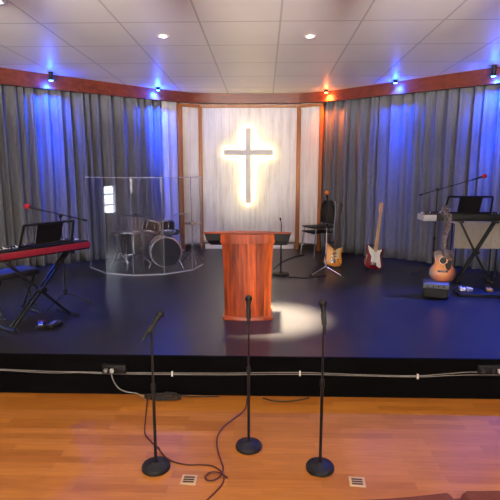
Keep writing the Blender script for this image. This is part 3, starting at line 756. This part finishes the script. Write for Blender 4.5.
g3 = make_guitar('sunburst acoustic guitar standing on a small amplifier with a patterned strap', 'acoustic', M_AGTR, M_ASIDE, M_PG, M_ROSE, M_ROSE, None, sc=.90, strap=True)
g3.location = (2.375, 6.30, S+.205); g3.rotation_euler = (R(-9), R(1), R(-9))
def gstand(label, loc, rz):
    t = thing('guitar_stand', label, 'guitar stand', loc, (0, 0, rz), group='low black guitar stands')
    for s in (-1, 1):
        MB().tube([(s*.02, .10, .42), (s*.12, .0, .02), (s*.125, -.07, .018), (s*.125, -.085, .055)], .008).build('leg', M_BMETAL, t)
        MB().tube([(s*.125, .0, .022), (s*.04, .0, .022)], .007).build('crossbar', M_BMETAL, t)
    MB().tube([(0, .10, .42), (0, .24, .015)], .008).build('rear_leg', M_BMETAL, t)
    MB().tube([(-.09, .085, .40), (-.03, .105, .415), (.03, .105, .415), (.09, .085, .40)], .010).build('padded_yoke', M_RUB, t)
gstand('low black stand holding the amber electric guitar', (1.20, 8.33, S), R(8))
gstand('low black stand holding the dark red electric guitar', (1.835, 8.01, S), R(12))

# ------------------------------------------------------------------ small amplifier, pedalboard and effects at right
t = thing('guitar_amplifier', 'small grey-topped amplifier under the sunburst acoustic guitar', 'amplifier', (2.30, 6.32, S), (0, 0, R(-17)))
MB().box((0, 0, .095), (.32, .24, .17), bev=.01).build('cabinet', M_BLACK, t)
MB().box((0, -.118, .075), (.27, .008, .11), bev=.003).build('speaker_grille', mat('grille_cloth', (.02, .02, .022), .9, bump=.4, scale=150), t)
MB().box((0, -.012, .170), (.318, .262, .062), bev=.008).build('control_panel', mat('grey_panel', (.10, .10, .105), .5, var=.06, scale=20), t)
for k in range(4): MB().cyl((-.10+.065*k, -.143, .172), (-.10+.065*k, -.158, .172), .010).build('knob', M_BLACK, t)
for sx in (-1, 1):
    for sy in (-1, 1): MB().cyl((sx*.12, sy*.085, 0), (sx*.12, sy*.085, .014), .014).build('foot', M_RUB, t)
t = thing('pedalboard', 'low black pedalboard on the stage before the pale keyboard', 'pedalboard', (2.93, 6.42, S), (0, 0, R(-3)))
MB().box((0, 0, .03), (.62, .30, .05), rot=(R(3), 0, 0), bev=.008).build('deck', M_BLACK, t)
for s in (-1, 1): MB().box((s*.29, 0, .012), (.03, .28, .024), bev=.004).build('foot_rail', M_RUB, t)
def stomp(label, loc, rz, m, w=.075, d=.12):
    t = thing('effect_pedal', label, 'effect pedal', loc, (0, 0, rz), group='effect pedals on the pedalboard')
    MB().box((0, 0, .022), (w, d, .044), bev=.006).build('housing', m, t)
    MB().cyl((0, -d*.28, .044), (0, -d*.28, .058), .011).build('foot_switch', M_CHROME, t)
    for s in (-1, 1): MB().cyl((s*w*.24, d*.25, .044), (s*w*.24, d*.25, .06), .009).build('knob', M_BLACK, t)
PZ = S+.058
stomp('white effect pedal at the left of the black pedalboard', (2.70, 6.44, PZ), R(-4), M_KEYW, .065, .10)
stomp('pale grey effect pedal beside the white one on the pedalboard', (2.785, 6.42, PZ), R(6), M_SILVER, .065, .10)
stomp('tan effect pedal at the right of the black pedalboard', (3.05, 6.41, PZ), R(-8), mat('tan_enamel', (.33, .19, .09), .4, var=.1, scale=20), .075, .10)

# ------------------------------------------------------------------ table with beige cloth behind the pale keyboard
t = thing('side_table', 'narrow folding table under the beige cloth behind the pale keyboard', 'table', (3.36, 7.69, S))
MB().box((0, 0, .855), (.72, .26, .025), bev=.004).build('tabletop', M_WHP, t)
for sx in (-1, 1):
    for sy in (-1, 1): MB().cyl((sx*.32, sy*.10, 0), (sx*.32, sy*.10, .845), .011).build('leg', M_BMETAL, t)
cl = MB()
cl.box((3.36, 7.69, S+.872), (.745, .285, .006), bev=.002)
rg = []
for i in range(49):
    x = -.3725+.745*i/48; wv = .008*math.sin(i*.7)+.005*math.sin(i*1.7)
    rg.append([(3.36+x, 7.548, S+.872), (3.36+x, 7.545+wv*.5, S+.66), (3.36+x, 7.541+wv, S+.455), (3.36+x, 7.545+wv, S+.455), (3.36+x, 7.549+wv*.5, S+.66), (3.36+x, 7.552, S+.872)])
cl.rings(rg)
tag(cl.build('tablecloth', M_CREAMC), 'plain beige cloth hanging over the table behind the pale keyboard', 'tablecloth')

# ------------------------------------------------------------------ two stacked black chairs by the right post
def make_stack_chair(label):
    """front towards -X"""
    t = thing('stacking_chair', label, 'chair', group='stacked black chairs by the timber post')
    rg = []
    MB().box((-.02, 0, .45), (.42, .42, .022), bev=.010).build('seat', M_BLACK, t)
    b = MB(); n = 14; r0, r1 = [], []
    rows = []
    for k in range(7):
        z = .60+.055*k; hw = .20 if k < 5 else (.175 if k == 5 else .12)
        rows.append([(.21+.05*(z-.45)+.035*(-(2*i/n-1)**2), hw*(-1+2*i/n), z) for i in range(n+1)])
    b.rings([[*r, *[(x+.014, y, z) for x, y, z in r[::-1]]] for r in rows]); b.build('backrest', M_BLACK, t)
    for s in (-1, 1):
        MB().tube([(-.18, s*.19, .44), (-.235, s*.215, .01)], .011).build('leg', M_GREYM, t)
        MB().tube(smooth_path([(.25, s*.225, .01), (.20, s*.20, .44), (.225, s*.195, .72), (.235, s*.16, .93)], 5), .011).build('leg', M_GREYM, t)
    MB().tube([(-.185, -.19, .43), (-.185, .19, .43)], .009).tube([(.19, -.19, .43), (.19, .19, .43)], .009).build('seat_rail', M_GREYM, t)
    return t
ch = make_stack_chair('black stacking chair standing on the stage by the right timber post')
ch.scale = (1.08, 1.08, 1.05)
ch2 = copy_tree(ch)
place(ch, (1.08, 9.48, S), (0, 0, R(28)))
place(ch2, (1.085, 9.475, S+.10), (0, 0, R(28)), 'upper black stacking chair, nested on the one by the right post')

# ------------------------------------------------------------------ maroon chairs at the bottom edge
def make_hall_chair(label):
    t = thing('hall_chair', label, 'chair', group='maroon upholstered hall chairs in the front row')
    MB().box((0, .27, .44), (.45, .44, .07), bev=.03).build('seat', M_MAROON, t)
    b = MB(); n = 12; rows = []
    for z, hw in ((.50, .20), (.6, .215), (.74, .215), (.825, .213), (.85, .205), (.862, .188)):
        yb = -.05*(z-.5); rows.append([(hw*(-1+2*i/n), yb+.025-.006*(1-(2*i/n-1)**2), z) for i in range(n+1)]+[(hw*(1-2*i/n), yb-.03-.006*(1-(1-2*i/n)**2), z) for i in range(n+1)])
    bo = b.rings(rows).build('backrest', M_MAROON, t, smooth=60)
    for s in (-1, 1):
        MB().tube([(s*.20, .46, .41), (s*.205, .48, .012)], .012).build('leg', M_BMETAL, t)
        MB().tube([(s*.21, .03, .52), (s*.205, .05, .42), (s*.205, -.01, .012)], .012).build('leg', M_BMETAL, t)
    MB().tube([(-.20, .05, .41), (-.20, .46, .41), (.20, .46, .41), (.20, .05, .41), (-.20, .05, .41)], .010).build('seat_frame', M_BMETAL, t)
    return t
hc = make_hall_chair('maroon padded hall chair, left of the two at the bottom edge')
hc2 = copy_tree(hc)
place(hc, (.502, 1.605, 0), (0, 0, R(8)))
place(hc2, (.955, 1.66, 0), (0, 0, R(5)), 'maroon padded hall chair in the bottom right corner')

# ------------------------------------------------------------------ cables
def cable(pts, r, m, label, name='cable', group=None, k=6, z0=None):
    if z0 is not None: pts = [(x, y, z0) for x, y in pts]
    o = MB().tube(smooth_path(pts, k), r, 8).build(name, m)
    return tag(o, label, 'cable', group)
cA = [(-1.055, 4.075), (-1.024, 3.934), (-.975, 3.677), (-.927, 3.464), (-.864, 3.367), (-.779, 3.262), (-.697, 3.151), (-.621, 3.093), (-.524, 3.067), (-.426, 3.07), (-.347, 3.055), (-.286, 3.0), (-.26, 2.936), (-.267, 2.862), (-.305, 2.782), (-.343, 2.714), (-.384, 2.641), (-.45, 2.45), (-.48, 2.2)]
cable(cA, .0055, M_RCAB, 'dark red cable running past the left microphone stand base', z0=.006, group='dark red floor cables')
cB = [(-.142, 4.07), (-.147, 3.905), (-.177, 3.8), (-.239, 3.698), (-.312, 3.571), (-.348, 3.438), (-.344, 3.314), (-.317, 3.187), (-.292, 3.10), (-.272, 3.02), (-.285, 2.94), (-.32, 2.895), (-.365, 2.89), (-.385, 2.93), (-.355, 2.975), (-.30, 2.975), (-.235, 2.92)]
cable(cB, .0055, M_RCAB, 'dark red cable looping beside the floor plate near the middle stand', z0=.0135, group='dark red floor cables')
cable([(-.80, 3.285, .006), (-.77, 3.255, .016), (-.735, 3.185, .018), (-.67, 3.10, .016), (-.64, 3.08, .017)], .004, M_RCAB, 'short loose cable end at the left microphone stand base', group='dark red floor cables')
co = []
for k in range(44):
    a = k*.62; co.append((-.90+(.15+.03*math.sin(k*.9))*math.cos(a)*1.0, 4.035+.035*math.sin(a), .008+.0011*k))
co += [(-.70, 4.07, .02), (-.55, 4.09, .012), (-.40, 4.10, .008)]
cable(co, .005, M_BCAB, 'black cable lying in a coil at the foot of the stage', k=3)
cable([(.0, 4.08), (.09, 4.03), (.2, 4.02), (.32, 4.05), (.42, 4.10)], .006, M_BCAB, 'short black cable at the foot of the stage, right of middle stand', z0=.007)
yw = 4.128
w1 = [(-5.9, .235), (-2.8, .232), (-2.427, .232), (-1.961, .218), (-1.7, .217), (-1.404, .214), (-.832, .216), (-.3, .222), (.335, .236), (.9, .222), (1.395, .218), (1.7, .245), (2.046, .262), (3.5, .26), (5.9, .26)]
w2 = [(-5.9, .222), (-2.8, .226), (-2.427, .224), (-1.961, .204), (-1.7, .210), (-1.404, .203), (-.832, .203), (-.3, .207), (.335, .220), (.9, .212), (1.395, .208), (1.7, .226), (2.046, .236), (3.5, .24), (5.9, .24)]
cable([(x, yw, z) for x, z in w1], .0036, M_WCAB, 'upper of two pale cables clipped along the black stage face', group='pale cables along the stage face')
cable([(x, yw-.002, z) for x, z in w2], .0036, M_WCAB, 'lower of two pale cables clipped along the black stage face', group='pale cables along the stage face')
cable([(-1.375, 4.112, .235), (-1.380, 4.095, .20), (-1.355, 4.09, .13), (-1.31, 4.085, .075), (-1.24, 4.08, .048), (-1.16, 4.075, .04), (-1.11, 4.06, .028), (-1.08, 4.05, .008), (-1.06, 4.0, .006)], .005, M_WCAB, 'pale cable dropping from the wall socket to the wooden floor')
for x, z, lab in ((-.832, .21, 'small pale cable clip on the stage face near the left microphone stand'), (.335, .228, 'small pale cable clip on the stage face near the right microphone stand'), (1.395, .213, 'small pale cable clip on the stage face at far right')):
    b = MB().box((x, 4.1265, z), (.014, .027, .045), bev=.004); tag(b.build('cable_clip', M_WHP), lab, 'cable clip', 'clips holding the pale cables')
cable([(.277, 7.46), (.418, 7.414), (.649, 7.35), (.864, 7.463), (1.0, 7.58)], .006, M_BCAB, 'black cable on the stage between the two mic stand bases', z0=S+.006)
cable([(.181, 8.0), (.25, 8.35), (.40, 8.8), (.619, 9.25), (.80, 9.4)], .009, M_BCAB, 'black cable on the stage running back towards the chairs', z0=S+.009)

# socket boxes on the stage face
def socket(label, x, z, w, plugs):
    t = thing('socket_box', label, 'socket', (x, 4.14, z))
    MB().box((0, -.02, 0), (w, .04, .085), bev=.006).build('faceplate', M_BLACK, t)
    for px, pm in plugs:
        MB().box((px, -.055, -.005), (.032, .035, .035), bev=.006).build('plug', pm, t)
socket('black wall socket with two plugs on the stage face at left', -1.36, .255, .22, [(-.07, M_GREYM), (-.015, M_SILVER)])
socket('black wall socket with a red plug on the stage face at right', 2.03, .292, .22, [(-.08, M_SLOT), (.01, M_SLOT), (.07, M_SILVER), (.098, M_REDPL)])

# floor plates
def plate(label, x, y, rz):
    t = thing('floor_vent', label, 'floor vent', (x, y, 0), (0, 0, rz), group='beige floor plates in the wooden floor')
    MB().box((0, 0, .003), (.105, .105, .006), bev=.002).build('plate', M_BEIGE, t)
    s = MB()
    for k in range(3): s.box((0, -.024+.024*k, .0066), (.072, .014, .002))
    s.build('slots', M_SLOT, t)
plate('beige floor plate with dark slots between left and middle mic stands', -.493, 2.905, R(-2))
plate('beige floor plate with dark slots right of the right mic stand', .629, 2.915, R(-4))

# ------------------------------------------------------------------ lamps
def spot(name, loc, target, energy, color, cone, blend, r=.04):
    l = bpy.data.lights.new(name, 'SPOT'); l.energy = energy; l.color = color; l.spot_size = R(cone); l.spot_blend = blend; l.shadow_soft_size = r
    o = bpy.data.objects.new(name, l); COL.objects.link(o); o.location = loc
    o.rotation_euler = (Vector(target)-Vector(loc)).to_track_quat('-Z', 'Y').to_euler(); return o
def point(name, loc, energy, color, r=.03):
    l = bpy.data.lights.new(name, 'POINT'); l.energy = energy; l.color = color; l.shadow_soft_size = r
    o = bpy.data.objects.new(name, l); COL.objects.link(o); o.location = loc; return o
def area(name, loc, sx, sy, energy, color, spread=180):
    l = bpy.data.lights.new(name, 'AREA'); l.shape = 'RECTANGLE'; l.size = sx; l.size_y = sy; l.energy = energy; l.color = color; l.spread = R(spread)
    o = bpy.data.objects.new(name, l); COL.objects.link(o); o.location = loc; return o

FLOOD = 1800
BLUE = (.012, .075, 1.0)
def can(label, x, y, m, group, nx, ny, hang=.10):
    """small can spotlight hung under the ceiling in front of the beam"""
    z = CZ(y); t = thing('led_spotlight', label, 'spotlight', (x, y, z), group=group)
    MB().cyl((0, 0, 0), (0, 0, -.012), .04, n=24).build('mount_plate', M_BLACK, t)
    MB().lathe([(.026, -.012), (.034, -.02), (.036, -hang)], n=24, cap1=False).build('housing', M_BMETAL, t)
    MB().lathe([(.033, -hang+.004), (.033, -hang-.002), (.02, -hang-.008)], n=24).build('lens', m, t)
    return (x, y, z-hang-.03)
# fixtures: x, y, curtain-side normal
VN_L = Vector((-.64, .77, 0)); VN_R = Vector((.64, .77, 0))
FX = [(-3.47, 8.06, 'L', 'blue spotlight over the left curtain above the red keyboard', 1.0, .13, None),
      (-2.00, 9.35, 'L', 'blue spotlight over the curtain behind the drum kit', 1.3, .05, None),
      (2.28, 8.80, 'R', 'blue spotlight over the right curtain above the acoustic guitar', .8, .05, None),
      (3.50, 7.78, 'R', 'blue spotlight over the right curtain above the pale keyboard', 1.1, .16, None),
      (4.75, 6.65, 'R', 'blue spotlight at the far right end of the curtain', 5.5, .13, (1.9, 5.4, S)),
      (-4.9, 6.80, 'L', 'blue spotlight at the far left end of the curtain', 1.6, .13, (-2.0, 6.0, S))]
EB = 62
for x, y, side, lab, e, hang, aim in FX:
    p = can(lab, x, y, M_BLUEL, 'blue spotlights under the ceiling', 0, 0, hang)
    n = VN_L if side == 'L' else VN_R
    if aim is None:
        spot('blue_spot', p, Vector(p)+n*.7+Vector((0, 0, -1)), EB*e*4.2, BLUE, 100, 1.0)
        spot('blue_beam', p, Vector(p)+n*.20+Vector((0, 0, -1)), EB*e*13, BLUE, 36, 1.0)
        point('blue_spill', Vector(p)+Vector((0, 0, -.01)), EB*e*.32, BLUE)
    else:
        spot('blue_spot', p, aim, EB*e*16, BLUE, 46, 1.0)
p = can('warm orange spotlight beside the right timber post', 1.19, 9.66, M_ORL, None, 0, 0, hang=.05)
spot('orange_spot', p, Vector(p)+VN_R*.7+Vector((0, 0, -1)), 120, (1, .22, .05), 100, 1.0)
point('orange_spill', Vector(p)+Vector((0, 0, -.01)), 4.5, (1, .25, .06))

def downlight(label, x, y, target, energy, cone, blend, soft=.03):
    z = CZ(y); t = thing('downlight', label, 'ceiling light', (x, y, z), group='round recessed ceiling downlights')
    MB().lathe([(.045, .0), (.075, .0), (.075, -.008), (.045, -.010)], n=32, cap0=False, cap1=False).build('trim_ring', M_WHP, t)
    MB().lathe([(.046, .001), (.046, -.006)], n=32).build('lens', M_DOWN, t)
    spot('downlight_beam', (x, y, z-.03), target, energy, (1, .84, .62), cone, blend, soft)
downlight('bright round downlight in the ceiling above the lectern, right one', .554, 6.232, (.10, 5.33, S), 27000, 25, 1.0, .09)
downlight('bright round downlight in the ceiling above the drum side, left one', -1.242, 6.185, (-1.24, 6.18, 0), 25, 110, .9)

WARM = (1, .80, .58)
def troffer(label, x, y, e, sx=.86, sy=.6):
    z = CZ(y); t = thing('ceiling_panel_light', label, 'ceiling light', (x, y, z), (math.atan(-.0271), 0, 0), group='square ceiling panel lights over the hall')
    MB().box((0, 0, -.012), (sx, sy, .024), bev=.004).build('frame', M_WHP, t)
    MB().box((0, 0, -.026), (sx-.06, sy-.06, .008)).build('diffuser', M_TROF, t)
    area('panel_lamp', (x, y, z-.05), sx-.06, sy-.06, e, WARM)
troffer('white ceiling panel light at the top left corner', -2.98, 4.73, 12)
for x, y in ((-2.08, 1.3), (2.43, 1.3), (-2.08, -2.4), (2.43, -2.4), (.174, -.5), (.174, 2.4)):
    troffer('white panel light in the hall ceiling behind the viewer', x, y, 42)

# added bar of flood lamps, out of view, to brighten the stage ceiling
t = thing('lighting_bar', 'black lighting bar with flood lamps hung over the hall behind the viewer', 'lighting bar', (0, .9, 2.93))
MB().cyl((-3.4, 0, 0), (3.4, 0, 0), .024).build('bar', M_BMETAL, t)
for x in (-2.6, 2.6): MB().cyl((x, 0, .02), (x, 0, CZ(.9)-2.93), .008).build('hanger', M_BMETAL, t)
for k in range(5):
    x = -3+1.5*k; p0 = Vector((x, .06, .07)); d = Vector((x*.12, 7, .98)).normalized()
    h = MB().lathe([(.05, -.10), (.06, -.08), (.075, .06), (.07, .06), (.055, .0)], p0, d, n=20, cap1=False).build('flood_housing', M_BMETAL, t)
    MB().lathe([(.066, .03), (.066, .036)], p0, d, n=20).build('lens', M_DOWN, h)
    spot('flood', Vector((0, .9, 2.93))+p0+d*.08, Vector((0, .9, 2.93))+p0+d*8, FLOOD, (1, .90, .82), 24, 1.0, .06)
p0 = Vector((.4, .06, -.10)); d = (Vector((-.3, 10.1, 2.15))-Vector((.4, .96, 2.83))).normalized()
h = MB().lathe([(.05, -.16), (.06, -.12), (.06, .10), (.05, .10), (.045, .0)], p0, d, n=20, cap1=False).box((.4, 0, -.03), (.03, .02, .12)).build('profile_housing', M_BMETAL, t)
MB().lathe([(.046, .03), (.046, .036)], p0, d, n=20).build('lens', M_DOWN, h)
spot('panel_profile', Vector((0, .9, 2.93))+p0+d*.12, (-.3, 10.1, 2.15), 1000, (1, .89, .76), 17, .5, .04)  # extra lamp added to brighten the white boards behind the cross
for x in (-4.2, -1.5, 1.5, 4.2):
    a_ = area('window_daylight', (x, YR+.10, 1.9), 1.7, 1.6, 165, (1, .92, .84)); a_.rotation_euler = (R(-90), 0, 0)  # fill light added at each of the added rear windows

# ------------------------------------------------------------------ camera and world
cd = bpy.data.cameras.new('camera'); cam = bpy.data.objects.new('camera', cd); COL.objects.link(cam)
cd.sensor_width = 36; cd.lens = 36*480/500; cd.clip_start = .05
cam.location = (0, 0, CAM_H); cam.rotation_euler = (R(90-9.4623), 0, R(1.6479))
scene.camera = cam
wd = bpy.data.worlds.new('world'); scene.world = wd; wd.use_nodes = True
wd.node_tree.nodes['Background'].inputs['Color'].default_value = (.5, .55, .7, 1); wd.node_tree.nodes['Background'].inputs['Strength'].default_value = .02
vs = scene.view_settings; vs.view_transform = 'Standard'; vs.look = 'None'; vs.exposure = 0; vs.gamma = 1; vs.use_curve_mapping = False
